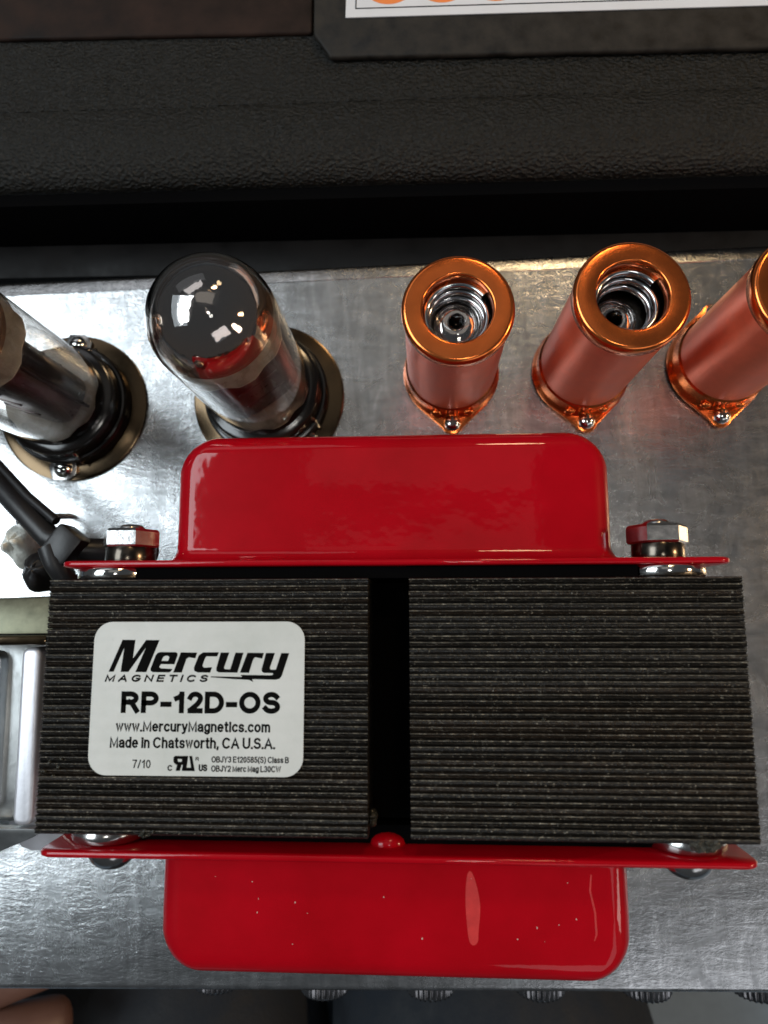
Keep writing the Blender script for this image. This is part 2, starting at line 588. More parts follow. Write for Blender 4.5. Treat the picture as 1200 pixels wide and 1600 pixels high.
# coil wrap seen down the slot between the halves
MB().box(-3.3, 3.9, -20.5, 20.5, 5, 50).obj("coil_wrap", M['black'], tr)
MB().box(-46, 46, -24.2, -21.2, 5, 52).obj("coil_side", M['black'], tr)
MB().box(-47, 43, 21.2, 23.2, 5, 56.5).obj("coil_side", M['black'], tr)


def end_bell(sign, depth, yfl, hw, top=48.0, xoff=0.0, fx=58.6, ftop=58.0):
    b = MB()
    # flange sheet with rounded corners
    pts = rrect(-fx, fx, 3.0, ftop, 2.2, 4)
    ring = []
    for dy, ins in ((-0.55, 0.25), (-0.3, 0.0), (0.3, 0.0), (0.55, 0.25)):
        cx, cz = 0, (3.0 + ftop) / 2
        ring.append([(p[0] - math.copysign(ins, p[0]), yfl + sign * dy, p[1] - math.copysign(ins, p[1] - cz)) for p in pts])
    b.loft(ring)
    # pressed bell: sections along y
    rf, rp, rt = 3.2, 8.0, 3.6
    secs = []
    N = 8
    for i in range(N + 1):
        a = PI / 2 * i / N
        secs.append((0.3 + rf * (1 - math.cos(a)) * 1.0, rf * (1 - math.sin(a)), 0, 0))
    secs.append((depth * 0.5, 0, 0, 0))
    for i in range(1, 13):
        a = PI / 2 * i / 12
        t = depth - rp * (1 - math.sin(a))
        dx = rp * (1 - math.cos(a))
        u = max(0.0, t - (depth - rt))
        dz = rt - math.sqrt(max(0.0, rt * rt - u * u))
        secs.append((t, 0, dx, dz))
    rings = []
    for t, flare, dx, dz in secs:
        r = [(x + xoff, yfl + sign * t, z) for x, z in rrect(-hw - flare + dx, hw + flare - dx, 8 - flare, top + flare - dz, max(1.2, 4.2 - dz), 7)]
        rings.append(r)
    b.loft(rings, cap0=False)
    return b.obj("end_bell", M['red'], tr, angle=50)


end_bell(1, 25.3, 23.9, 41.3, top=50.0, xoff=0.0)
bl = end_bell(-1, 22.6, -25.0, 41.4, top=50.0, xoff=0.0, fx=59.6)


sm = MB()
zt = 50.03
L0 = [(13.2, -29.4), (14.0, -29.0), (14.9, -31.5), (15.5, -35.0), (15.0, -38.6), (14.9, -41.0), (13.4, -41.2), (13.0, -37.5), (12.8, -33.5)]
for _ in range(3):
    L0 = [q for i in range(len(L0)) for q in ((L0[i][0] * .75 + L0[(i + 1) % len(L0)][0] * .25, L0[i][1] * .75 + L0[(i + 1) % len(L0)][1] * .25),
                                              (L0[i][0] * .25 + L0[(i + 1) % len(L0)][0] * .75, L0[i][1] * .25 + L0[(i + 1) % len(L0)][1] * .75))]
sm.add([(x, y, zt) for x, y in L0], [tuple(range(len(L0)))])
sm.obj("painted_reflection", M['bell_reflection'], tr)  # reflection on the bell top, painted as a paler red shape
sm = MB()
sm.tube([(34.4, -29.4, 49.98), (34.1, -32, 50.0), (34.8, -35.5, 50.0), (34.9, -39.0, 50.0), (33.4, -42.8, 49.85)], 0.15, 6, (1, 0.3)).obj("painted_reflection", M['bell_reflection'], tr, angle=80)  # narrow reflection streak, also put in as paler red
for n in range(16):
    rq = random.Random(100 + n)
    x, y = rq.uniform(-33, 33), rq.uniform(-43.0, -29)
    MB().blob((x, y, 50.0), rq.uniform(.05, .12), rq.uniform(.05, .2), 0.05, jit=0.2, seed=n, seg=6, rings=4).obj("dust_speck", M['dust'], tr)


def hexpts(r, rot=0):
    return [(r * math.cos(R(60 * i + rot)), r * math.sin(R(60 * i + rot))) for i in range(6)]


def hex_nut(x, y, z, rot, name="hex_nut"):
    """axis along +y, chamfered corners, a dark collar under it and the tip of the bolt"""
    b = MB()
    ring = []
    for h, q in ((0, 0.94), (0.35, 1.0), (2.9, 1.0), (3.4, 0.93), (3.45, 0.6)):
        ring.append([(p[0] * q, h, p[1] * q) for p in hexpts(5.4, rot)])
    b.loft(ring)
    o = b.obj(name, M['zinc'], tr, loc=(x, y, z), angle=20)
    MB().lathe([(4.5, -2.9), (4.6, -2.6), (4.6, -0.2), (4.4, 0.1)], 40, (0, 0, 0), 'y').obj("lock_washer", M['dark_zinc'], o, angle=40)
    MB().lathe([(2.4, 3.4), (2.4, 3.8), (2.0, 4.3), (1.0, 4.5)], 20, (0, 0, 0), 'y').obj("bolt_tip", M['zinc'], o, angle=50)
    return o


hex_nut(-49.2, 27.4, 49.5, 0)
hex_nut(48.8, 27.4, 49.5, 5)
for x in (-50.2, 48.6):
    MB().lathe([(7.2, 0), (7.5, 0.3), (7.5, 1.7), (7.2, 2.0)], 48, (x, 21.25, 51.0), 'y').obj("spacer_washer", M['nickel'], tr, angle=50)
for x in (-50.0, 50.4):
    MB().lathe([(6.4, 0), (6.7, 0.3), (6.7, 2.4), (6.4, 2.7)], 40, (x, -24.15, 50.0), 'y').obj("spacer_washer", M['zinc'], tr, angle=50)
for x in (-49.4, 50.4):
    for z in (50.8, 11.5):
        pr = [(4.1, 0), (4.2, -0.5)] + [(4.2 * math.cos(R(t)), -0.5 - 3.4 * math.sin(R(t))) for t in (15, 30, 45, 60, 72, 82)]
        MB().lathe(pr, 32, (x, -25.6, z), 'y').obj("bolt_head", M['zinc'], tr, angle=50)
MB().blob((-0.4, -24.2, 51.5), 3.1, 1.9, 2.2).obj("painted_rivet", M['red'], tr, angle=80)
for c, rr, sd in (((-40, -20.6, 60.6), (1.0, 0.6, 0.35), 3), ((50.2, -21.0, 60.0), (2.5, 1.4, 0.7), 8), ((-2.6, -18.6, 57.0), (0.7, 1.5, 1.6), 14)):
    lump = MB().blob(c, *rr, jit=0.16, seed=sd, seg=26, rings=16)
    rq = random.Random(sd)
    lump.v = [(p[0] + rq.uniform(-.16, .16), p[1] + rq.uniform(-.16, .16), p[2] + rq.uniform(-.2, .2)) for p in lump.v]
    lump.obj("varnish_lump", M['varnish'], tr, angle=25)
for n, (cx, cy) in enumerate(((-56.6, -9.4), (-55.0, -10.2), (-57.3, -10.9), (-55.8, -11.6), (-54.6, -8.9), (-41.6, -19.2), (-38.4, -20.2), (20.5, -15.0), (14.2, 17.2), (31.0, 12.0), (25.5, -2.0), (44.0, -9.0))):
    MB().blob((cx, cy, 60.95), 0.32, 0.26, 0.22, jit=0.25, seed=n, seg=8, rings=5).obj("varnish_bead", M['varnish'], tr)

# ------------------------------------------------------------------ label on the core
LZ = TOP + 0.10
lab = MB().prism([(p[0], p[1]) for p in rrect(-49.9, -13.75, -11.4, 13.75, 3.1, 8)], LZ - 0.12, LZ + 0.06).obj("name_label", M['label'], tr)


def arc(cx, cy, rx, ry, a0, a1, n=12):
    return [(cx + rx * math.cos(R(a0 + (a1 - a0) * i / n)), cy + ry * math.sin(R(a0 + (a1 - a0) * i / n))) for i in range(n + 1)]


X = 0.72   # x-height
GL = {
    'A': (.70, [[(0, 0), (.35, 1), (.70, 0)], [(.12, .32), (.58, .32)]]),
    'B': (.62, [[(0, 0), (0, 1)] + [(.30, 1)] + arc(.32, .77, .24, .23, 90, -90) + [(0, .54)], [(.32, .54)] + arc(.34, .27, .28, .27, 90, -90) + [(0, 0)]]),
    'C': (.72, [arc(.38, .5, .38, .5, 48, 312, 20)]),
    'D': (.68, [[(0, 0), (0, 1), (.30, 1)] + arc(.30, .5, .38, .5, 90, -90, 16) + [(0, 0)]]),
    'E': (.56, [[(.56, 0), (0, 0), (0, 1), (.55, 1)], [(0, .53), (.5, .53)]]),
    'G': (.74, [arc(.38, .5, .38, .5, 48, 330, 20) + [(.74, .45), (.42, .45)]]),
    'I': (.02, [[(.01, 0), (.01, 1)]]),
    'J': (.44, [[(.44, 1), (.44, .25)] + arc(.22, .24, .22, .24, 0, -180)]),
    'L': (.5, [[(0, 1), (0, 0), (.5, 0)]]),
    'M': (.74, [[(0, 0), (0, 1), (.37, .08), (.74, 1), (.74, 0)]]),
    'N': (.64, [[(0, 0), (0, 1), (.64, 0), (.64, 1)]]),
    'O': (.78, [arc(.39, .5, .39, .5, 0, 360, 28)]),
    'P': (.60, [[(0, 0), (0, 1), (.32, 1)] + arc(.33, .73, .27, .27, 90, -90) + [(0, .46)]]),
    'R': (.64, [[(0, 0), (0, 1), (.32, 1)] + arc(.33, .75, .27, .25, 90, -90) + [(0, .5)], [(.30, .5), (.42, .42), (.64, 0)]]),
    'S': (.60, [arc(.30, .755, .27, .245, 25, 270, 14) + arc(.30, .26, .30, .26, 85, -155, 14)]),
    'T': (.62, [[(0, 1), (.62, 1)], [(.31, 1), (.31, 0)]]),
    'U': (.64, [[(0, 1), (0, .32)] + arc(.32, .32, .32, .32, 180, 360) + [(.64, 1)]]),
    'W': (.92, [[(0, 1), (.23, 0), (.46, .95), (.69, 0), (.92, 1)]]),
    'Y': (.66, [[(0, 1), (.33, .44), (.66, 1)], [(.33, .44), (.33, 0)]]),
    '0': (.50, [arc(.25, .5, .25, .5, 0, 360, 24)]),
    '1': (.34, [[(.27, 1), (.27, 0)], [(.25, .94), (.16, .82), (.02, .74)]]),
    '2': (.50, [arc(.25, .73, .25, .27, 165, -25, 12) + [(.36, .40), (.04, .05)], [(.02, 0), (.5, 0)]]),
    '3': (.50, [arc(.24, .76, .22, .24, 160, -80, 12) + arc(.24, .26, .26, .26, 80, -160, 14)]),
    '5': (.50, [[(.46, 1), (.10, 1), (.03, .5)] + arc(.24, .32, .26, .32, 130, -155, 14)]),
    '6': (.50, [[(.44, .9)] + arc(.26, .6, .26, .40, 60, 180, 8) + arc(.25, .31, .25, .31, 180, -180, 20)]),
    '7': (.50, [[(0, 1), (.5, 1), (.30, .55), (.18, 0)]]),
    '8': (.50, [arc(.25, .77, .22, .23, -90, 270, 18), arc(.25, .28, .25, .28, 90, 450, 18)]),
    '/': (.30, [[(0, 0), (.30, 1)]]), '-': (.30, [[(0, .38), (.30, .38)]]), '.': (.02, [[(0, 0), (.02, 0)]]), ',': (.04, [[(.04, .04), (0, -.16)]]),
    '(': (.20, [arc(.5, .4, .48, .72, 125, 235, 8)]), ')': (.20, [arc(-.28, .4, .48, .72, 55, -55, 8)]),
    'a': (.44, [arc(.22, .50, .21, .22, 160, 0, 8) + [(.43, .12), (.46, 0)], [(.43, .42), (.2, .38)] + arc(.19, .19, .19, .19, 90, 300, 10) + [(.43, .16)]]),
    'c': (.44, [arc(.25, .36, .25, .36, 45, 315, 16)]),
    'd': (.48, [[(.48, 1), (.48, 0)], arc(.24, .36, .24, .36, 20, 340, 18)]),
    'e': (.48, [[(.0, .38), (.48, .38)] + arc(.24, .36, .24, .36, 4, 310, 18)]),
    'g': (.46, [[(.46, X), (.46, -.05)] + arc(.23, -.06, .23, .22, 0, -155, 10), arc(.23, .36, .23, .36, 20, 340, 18)]),
    'h': (.44, [[(0, 0), (0, 1)], [(0, .45)] + arc(.22, .46, .22, .26, 180, 0, 10) + [(.44, 0)]]),
    'i': (.02, [[(.01, 0), (.01, X)], [(.0, .96), (.02, .96)]]),
    'l': (.02, [[(.01, 0), (.01, 1)]]),
    'm': (.74, [[(0, 0), (0, X)], [(0, .46)] + arc(.185, .48, .185, .24, 180, 0, 9) + [(.37, 0)], [(.37, .46)] + arc(.555, .48, .185, .24, 180, 0, 9) + [(.74, 0)]]),
    'n': (.43, [[(0, 0), (0, X)], [(0, .44)] + arc(.215, .46, .215, .26, 180, 0, 10) + [(.43, 0)]]),
    'o': (.50, [arc(.25, .36, .25, .36, 0, 360, 22)]),
    'r': (.26, [[(0, 0), (0, X)], [(0, .42)] + arc(.22, .44, .22, .27, 180, 78, 6)]),
    's': (.42, [arc(.21, .53, .19, .19, 25, 270, 10) + arc(.21, .175, .21, .175, 80, -155, 10)]),
    't': (.24, [[(.10, .95), (.10, .14)] + arc(.2, .12, .10, .12, 180, 290, 5), [(0, X), (.24, X)]]),
    'u': (.43, [[(0, X), (0, .26)] + arc(.215, .26, .215, .26, 180, 360, 10), [(.43, X), (.43, 0)]]),
    'w': (.62, [[(0, X), (.16, 0), (.31, X), (.46, 0), (.62, X)]]),
    'y': (.44, [[(0, X), (.22, .02)], [(.44, X), (.20, -.14), (.13, -.24), (.02, -.24)]]),
}


def ribbon(b, pts, t, z):
    P = []
    for p in pts:
        q = Vector((p[0], p[1]))
        if not P or (q - P[-1]).length > 1e-4:
            P.append(q)
    n = len(P)
    if n == 1:
        P.append(P[0] + Vector((1e-3, 0)))
        n = 2
    closed = (P[0] - P[-1]).length < 1e-6 and n > 3
    L, Rr = [], []
    for i in range(n):
        if closed and i in (0, n - 1):
            d0 = (P[-1] - P[-2]).normalized()
            d1 = (P[1] - P[0]).normalized()
        else:
            d0 = (P[i] - P[i - 1]).normalized() if i > 0 else (P[1] - P[0]).normalized()
            d1 = (P[i + 1] - P[i]).normalized() if i < n - 1 else d0
        m = d0 + d1
        if m.length < 1e-3:
            m = d1
        m.normalize()
        nrm = Vector((-m.y, m.x))
        c = max(0.62, abs(nrm.dot(Vector((-d1.y, d1.x)))))
        e = Vector((0, 0))
        if not closed and i == 0:
            e = -d1 * (t * 0.5)
        if not closed and i == n - 1:
            e = d0 * (t * 0.5)
        L.append(P[i] + nrm * (t / 2 / c) + e)
        Rr.append(P[i] - nrm * (t / 2 / c) + e)
    vs = [(p.x, p.y, z) for p in L] + [(p.x, p.y, z) for p in Rr]
    b.add(vs, [(i, i + 1, n + i + 1, n + i) for i in range(n - 1)])


def text(b, s, x0, x1, base, cap, t, z, slant=0.0, gap=0.16, space=0.30):
    """monoline sans lettering fitted between x0 and x1"""
    tw = t / cap
    pen = 0.0
    items = []
    for chx in s:
        if chx == ' ':
            pen += space
            continue
        adv, st = GL[chx]
        items.append((pen, st))
        pen += adv + gap + tw
    total = pen - gap - tw
    sx = (x1 - x0 - t) / total
    zz = z
    cnt = 0
    for off, st in items:
        for pl in st:
            cnt += 1
            zz = z + 0.004 * (cnt % 5)
            q = []
            for px, py in pl:
                y = base + t / 2 + py * (cap - t)
                x = x0 + t / 2 + (off + px) * sx + slant * (y - base)
                q.append((x, y))
            ribbon(b, q, t, zz)


def printed(fn):
    b = MB()
    fn(b)
    o = b.obj("printed_lettering", M['ink'], lab)
    return o


TZ = LZ + 0.075
printed(lambda b: text(b, "RP-12D-OS", -44.7, -17.7, -1.35, 3.55, 0.86, TZ, gap=0.09))
printed(lambda b: text(b, "www.MercuryMagnetics.com", -45.4, -19.3, -4.35, 1.75, 0.33, TZ, gap=0.10))
printed(lambda b: text(b, "Made in Chatsworth, CA U.S.A.", -46.3, -18.4, -7.0, 1.8, 0.33, TZ, gap=0.10))
printed(lambda b: text(b, "7/10", -42.3, -39.2, -10.2, 1.35, 0.2, TZ, gap=0.12))
printed(lambda b: (text(b, "C", -36.35, -35.5, -10.6, 0.95, 0.22, TZ), text(b, "US", -31.1, -29.65, -10.6, 1.1, 0.26, TZ, gap=0.1)))
printed(lambda b: (text(b, "OBJY3 E120585(S) Class B", -29.0, -16.1, -9.2, 1.0, 0.18, TZ, gap=0.12),
                   text(b, "OBJY2 Merc Mag L30CW", -29.0, -17.4, -10.65, 1.0, 0.18, TZ, gap=0.12)))
printed(lambda b: text(b, "MAGNETICS", -47.75, -30.2, 3.75, 1.2, 0.30, TZ, slant=0.32, gap=0.34))


def px2l(x, y):
    return (-67.8045 + 0.108777 * x + 0.0023037 * y, 114.5859 - 0.00094330 * x - 0.1033083 * y)


def fillpoly(b, loops, ox, oy, sc_, z):
    L = [[Vector((*px2l(ox + p[0] / sc_, oy + p[1] / sc_), z)) for p in lp] for lp in loops]
    flat = [p for lp in L for p in lp]
    b.add([tuple(p) for p in flat], [tuple(t) for t in tessellate_polygon(L)])


def logo(b):
    c4 = (140, 960, 6.667)
    fillpoly(b, [[(185, 635), (325, 290), (462, 290), (440, 490), (575, 290), (718, 290), (585, 635), (468, 635), (575, 372), (395, 635), (313, 635), (345, 375), (238, 635)]], *c4, TZ)
    fillpoly(b, [[(655, 635), (632, 622), (627, 600), (680, 452), (700, 428), (730, 418), (890, 418), (910, 430), (912, 448), (880, 548), (738, 548), (720, 578), (735, 592), (858, 597), (845, 622), (825, 635)],
                 [(742, 512), (762, 470), (785, 458), (815, 460), (825, 475), (812, 512)]], *c4, TZ)
    fillpoly(b, [[(868, 635), (945, 420), (1118, 420), (1098, 482), (1030, 472), (1005, 490), (958, 635)]], *c4, TZ)
    fillpoly(b, [[(596, 316), (578, 308), (575, 292), (600, 225), (622, 209), (706, 207), (697, 230), (640, 230), (632, 245), (620, 280), (628, 290), (671, 287), (661, 316)]], 130, 960, 3.333, TZ)
    c5 = (310, 980, 7.06)
    fillpoly(b, [[(245, 300), (340, 300), (283, 470), (290, 488), (350, 488), (408, 300), (497, 300), (430, 525), (225, 525), (198, 510), (196, 480)]], *c5, TZ)
    fillpoly(b, [[(540, 300), (722, 300), (703, 365), (625, 350), (603, 375), (558, 525), (458, 525)]], *c5, TZ)
    fillpoly(b, [[(745, 300), (843, 300), (787, 465), (795, 488), (852, 486), (912, 300), (1000, 300), (917, 555), (893, 588), (850, 600), (592, 596), (606, 628), (560, 605), (380, 597), (135, 580),
                  (138, 570), (482, 572), (465, 550), (808, 549), (824, 535), (815, 525), (725, 525), (700, 512), (695, 485)]], *c5, TZ)


lg = printed(logo)
lg.name = "printed_logo"


def recog(b):
    c6 = (250, 1160, 5.217)
    fillpoly(b, [[(118, 150), (130, 135), (212, 135), (208, 207), (140, 207), (120, 188)], [(152, 160), (188, 160), (186, 182), (158, 182)]], *c6, TZ)
    fillpoly(b, [[(206, 134), (238, 134), (224, 255), (188, 255)]], *c6, TZ + .003)
    fillpoly(b, [[(150, 203), (186, 203), (172, 255), (138, 255)]], *c6, TZ + .006)
    fillpoly(b, [[(247, 134), (270, 134), (293, 255), (222, 255), (227, 228), (262, 228)]], *c6, TZ)
    text(b, "R", *(px2l(250 + 297 / 5.217, 0)[0] + 2.75, px2l(250 + 325 / 5.217, 0)[0] + 2.75), -8.95, 0.62, 0.13, TZ)


lg = printed(recog)
lg.name = "printed_mark"


# ================================================================== VACUUM TUBES AND THEIR SOCKETS
def make_socket(loc, label, rot):
    t = thing("tube_socket", loc, label, "tube socket", "sockets of the large glass tubes", rot)
    MB().lathe([(12, 0.05), (19.9, 0.05), (20.2, 0.35), (20.1, 0.8), (19.5, 1.0), (12, 1.0), (12, 0.05)], 64, cap0=False, cap1=False).obj("mounting_ring", M['brass'], t, angle=40)
    MB().lathe([(15.8, 1.0), (16.3, 1.5), (16.3, 4.2), (15.8, 4.9), (15.3, 5.0), (15.2, 3.6), (8, 3.4), (8, 0.2)], 56, cap0=False).obj("socket_body", M['bakelite'], t, angle=35)
    for s in (-1, 1):
        MB().prism([(-3.4, s * 13.2), (3.0, s * 13.2), (3.6, s * 18.2), (1.4, s * 20.2), (-2.8, s * 20.2), (-4.2, s * 17)], 1.1, 1.8).obj("clip_tab", M['zinc'], t, bevel=0.2)
        sw = MB().lathe([(2.3, 1.8), (2.35, 2.4), (2.0, 3.1), (1.3, 3.6), (0.5, 3.8)], 24, (0, s * 17.2, 0)).obj("mounting_screw", M['nickel'], t, angle=50)
        MB().box(-1.4, 1.4, s * 17.2 - 0.22, s * 17.2 + 0.22, 3.55, 3.86).obj("screw_slot", M['black'], sw)
        MB().tube([(5, s * 14, 1.6), (5.5, s * 15.5, 3), (5.2, s * 14.2, 6.5), (4.2, s * 12.8, 9)], 0.55, 8).obj("spring_clip", M['zinc'], t)
    return t


def make_tube(loc, label, rot):
    t = thing("vacuum_tube", loc, label, "vacuum tube", "large glass vacuum tubes", rot)
    MB().lathe([(12.5, 0), (14.8, 0.3), (15.1, 3.0), (14.8, 5.4), (14.1, 5.9), (11, 6.0)], 56).obj("tube_base", M['bakelite'], t, angle=35)
    out = [(12.4, 5.0), (12.9, 8), (13.0, 14), (13.0, 46)]
    for i in range(1, 15):
        a = R(90 * i / 14)
        out.append((max(0.05, 13.0 * math.cos(a) ** 0.86), 46 + 12.9 * math.sin(a) ** 1.0))
    inn = [(r - 0.75 if r > 1 else 0.02, z - (0.75 if z > 46 else 0)) for r, z in out]
    inn[-1] = (0.05, out[-1][1] - 0.75)
    g = MB()
    g.lathe(out + inn[::-1], 56, cap0=False, cap1=False)
    n = 56
    m = len(out) * 2
    g.f.append(tuple()) if False else None
    for i in range(n):
        k2 = (i + 1) % n
        g.f.append((i, (m - 1) * n + i, (m - 1) * n + k2, k2))
    g.obj("glass_envelope", M['glass'], t, angle=60)
    gt = []
    for i in range(2, 15):
        a = R(90 * i / 14)
        gt.append((max(0.04, (13.0 * math.cos(a) ** 0.86) - 0.95), 46 + 12.9 * math.sin(a) - 0.95))
    MB().lathe(gt, 56, cap0=False, cap1=True).obj("getter_flash", M['getter'], t, angle=60)
    pl = MB()
    rings = []
    for z, s in ((10, .92), (11, 1), (40, 1), (41, .92)):
        rings.append([(9.6 * s * math.copysign(abs(math.cos(a)) ** 0.55, math.cos(a)), 6.4 * s * math.copysign(abs(math.sin(a)) ** 0.6, math.sin(a)), z)
                      for a in [2 * PI * i / 36 for i in range(36)]])
    pl.loft(rings)
    o = pl.obj("anode_plate", M['plate'], t, angle=50)
    for s in (-1, 1):
        MB().box(s * 9.9 - 1.6, s * 9.9 + 1.6, -0.35, 0.35, 10.5, 40.5).obj("plate_fin", M['plate'], o, bevel=0.15)
        for z in (18, 26, 34):
            MB().box(-5, 5, s * 6.3 - 0.3, s * 6.3 + 0.3, z - 0.5, z + 0.5).obj("plate_rib", M['plate'], o, bevel=0.2)
    for z in (9.3, 41.8):
        MB().lathe([(12.4, z), (12.4, z + 0.35)], 24, rfun=lambda a, h: 1 - 0.07 * (1 if math.sin(8 * a) > 0 else 0)).obj("mica_disc", M['mica'], t)
    for x in (-4.6, 4.6):
        MB().tube([(x, 0, 5.6), (x, 0, 44.6)], 0.45, 8).obj("support_rod", M['steel'], t)
    MB().tube([(3 * math.cos(a), 3 * math.sin(a), 45.6) for a in [2 * PI * i / 20 for i in range(21)]], 0.4, 6).obj("getter_ring", M['steel'], t)
    return t


s1 = make_socket((-40.3, 56.8, 0), "tube socket under the whole upright glass tube, half hidden by the red transformer", R(38))
s2 = copy_tree(s1)
s2.location = (-93.6 * S, 55.6 * S, 0)
s2.rotation_euler.z = R(-4)
s2['label'] = "tube socket with wide brown ring at the left edge under the cropped glass tube"
t1 = make_tube((-40.3, 56.8, 3.7), "glass vacuum tube with full mirrored dome standing left of the copper cans", R(35))
t2 = copy_tree(t1)
t2.location = (-93.6 * S, 55.6 * S, 3.7 * S)
t2.rotation_euler.z = R(-20)
t2['label'] = "glass vacuum tube cut off by the left edge, only its dark lower body in view"


# ================================================================== COPPER SHIELD CANS WITH SMALL TUBES
def make_can(x, y, label):
    t = thing("tube_shield", (x, y, 0), label, "tube shield", "copper tube shield cans")
    body = [(11.3, 3.4), (11.3, 37.5)]
    MB().lathe(body + [(10.6, 37.5), (10.6, 3.4), (11.3, 3.4)], 64, cap0=False, cap1=False).obj("can_body", M['copper'], t, angle=35)
    rim = [(11.3, 37.5), (11.75, 37.9)]
    for i in range(6):
        a = R(0 + 90 * i / 5)
        rim.append((10.75 + 1.1 * math.cos(a), 39.9 + 1.1 * math.sin(a)))
    for i in range(5):
        a = R(90 + 90 * i / 4)
        rim.append((7.85 + 0.55 * math.cos(a), 40.45 + 0.55 * math.sin(a)))
    rim += [(7.3, 38.0), (7.6, 37.6), (10.6, 37.5)]
    MB().lathe(rim, 72, cap0=False, cap1=False).obj("can_rim", M['copper_rim'], t, angle=50)
    # base skirt with two screw ears
    b = MB()
    b.lathe([(12.6, 0.4), (12.5, 1.2), (11.95, 2.0), (11.75, 2.8), (11.75, 5.6), (11.3, 6.1), (11.25, 5.0), (11.25, 0.4), (12.6, 0.4)], 64, cap0=False, cap1=False)
    o = b.obj("base_skirt", M['copper_rim'], t, angle=40)
    for s in (-1, 1):
        pts = [(-9.4, s * 8.6), (9.4, s * 8.6)] + [(2.9 * math.cos(R(an)), s * (13.8 + 2.9 * math.sin(R(an)))) for an in range(20, 161, 20)]
        MB().prism(pts, 0.15, 1.05).obj("screw_ear", M['copper_rim'], o, bevel=0.25)
        sw = MB().lathe([(2.1, 1.05), (2.2, 1.6), (1.95, 2.4), (1.2, 3.0), (0.4, 3.15)], 24, (0, s * 13.8, 0)).obj("mounting_screw", M['nickel'], t, angle=50)
        cr = MB()
        cr.box(-1.15, 1.15, s * 13.8 - 0.24, s * 13.8 + 0.24, 2.85, 3.2)
        cr.box(-0.24, 0.24, s * 13.8 - 1.15, s * 13.8 + 1.15, 2.86, 3.21)
        cr.obj("screw_cross", M['liner'], sw)
        for dx in (-4.2, 4.2):
            MB().blob((dx, s * 11.2, 2.6), 1.5, 0.9, 1.1).obj("pressed_dimple", M['copper_rim'], o, angle=80)
    # conical hold-down spring
    pts, rr = [], []
    for i in range(120):
        u = i / 119
        a = 2 * PI * 2.4 * u + 0.6
        r = 6.9 - 0.9 * u
        pts.append((r * math.cos(a), r * math.sin(a), 37.7 - 5.6 * u))
    MB().tube(pts, 0.85, 10).obj("hold_down_spring", M['steel'], t, angle=80)
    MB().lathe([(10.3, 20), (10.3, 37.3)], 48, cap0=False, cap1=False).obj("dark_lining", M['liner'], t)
    return t


def make_small_tube(x, y, label):
    t = thing("small_tube", (x, y, 0.3), label, "vacuum tube", "small tubes inside the copper cans")
    pr = [(8.8, 1), (8.8, 28.5)]
    for i in range(1, 9):
        a = R(90 * i / 8)
        pr.append((1.9 + 6.9 * math.cos(a), 28.5 + 5.2 * math.sin(a)))
    pr += [(1.5, 34.4), (1.1, 35.6), (0.5, 36.4), (0.06, 36.6)]
    gp = [(8.3, 26.5), (8.3, 28.5)] + [(1.7 + 6.5 * math.cos(R(x)), 28.3 + 5.0 * math.sin(R(x))) for x in (20, 40, 60, 75)] + [(1.7, 33.3)]
    MB().lathe(gp, 40, cap0=False, cap1=False).obj("getter_flash", M['getter'], t, angle=60)
    MB().lathe(pr, 40).obj("glass_bulb", M['glass'], t, angle=60)
    MB().lathe([(6, 1.5), (6.3, 8), (6.3, 21), (5.2, 22.6), (3.2, 22.8)], 32).obj("anode", M['plate'], t, angle=40)
    MB().tube([(2.6 * math.cos(a), 2.6 * math.sin(a), 25.4) for a in [2 * PI * i / 18 for i in range(19)]], 0.35, 6).obj("getter_ring", M['steel'], t)
    return t


c1 = make_can(8.2, 61.9, "copper tube shield can nearest the large glass tube, above the red bell")
st1 = make_small_tube(8.2, 61.9, "small tube down inside the copper can nearest the large glass tube")
for x, y, la, lb in ((41.8, 61.3, "middle copper tube shield can with its open top facing up", "small tube down inside the middle copper can"),
                     (76.3, 61.6, "copper tube shield can cut off by the right edge of the photo", "small tube inside the copper can at the right edge")):
    c = copy_tree(c1)
    c.location = (x * S, y * S, 0)
    c.rotation_euler = (R(-1.2), R(1.8 if x < 60 else 2.6), R(2 if x < 60 else -1))
    c.scale.z = 1.06
    c['label'] = la
    c = copy_tree(st1)
    c.location = (x * S, y * S, 0.3 * S)
    c['label'] = lb

# ================================================================== SILVER CHOKE BRACKET, CABLE, GLUE
ck = thing("choke", (-100, -24, 0), "silver channel framed choke at the left edge beside the black core", "choke")
MB().box(-40, 17.3, -20.5, 20.5, 1.5, 24).obj("frame_base", M['galv'], ck, bevel=1.5)
MB().prism(rrect(12.2, 16.6, -19.6, 17.2, 1.6, 4), 24, 29).obj("frame_ridge", M['galv_ridge'], ck, bevel=0.9, bseg=3)
MB().prism(rrect(-22, 6.5, -18.5, 16.5, 2, 4), 22, 27).obj("coil_block", M['galv'], ck, bevel=0.8)
MB().box(-40, 18.4, 17.8, 19.8, 20, 30.5).obj("frame_rail", M['brass'], ck, bevel=0.6)
e = MB()
e.add([(-40, 20, 25), (18.4, 20, 27), (19.5, 28.5, 24), (-40, 27.5, 24), (-40, 20, 3), (18.4, 20, 3), (19.5, 28.5, 3), (-40, 27.5, 3)],
      [(0, 1, 2, 3), (4, 7, 6, 5), (0, 4, 5, 1), (1, 5, 6, 2), (2, 6, 7, 3), (3, 7, 4, 0)]).obj("frame_shoulder", M['aged'], ck, bevel=0.7)
e = MB()
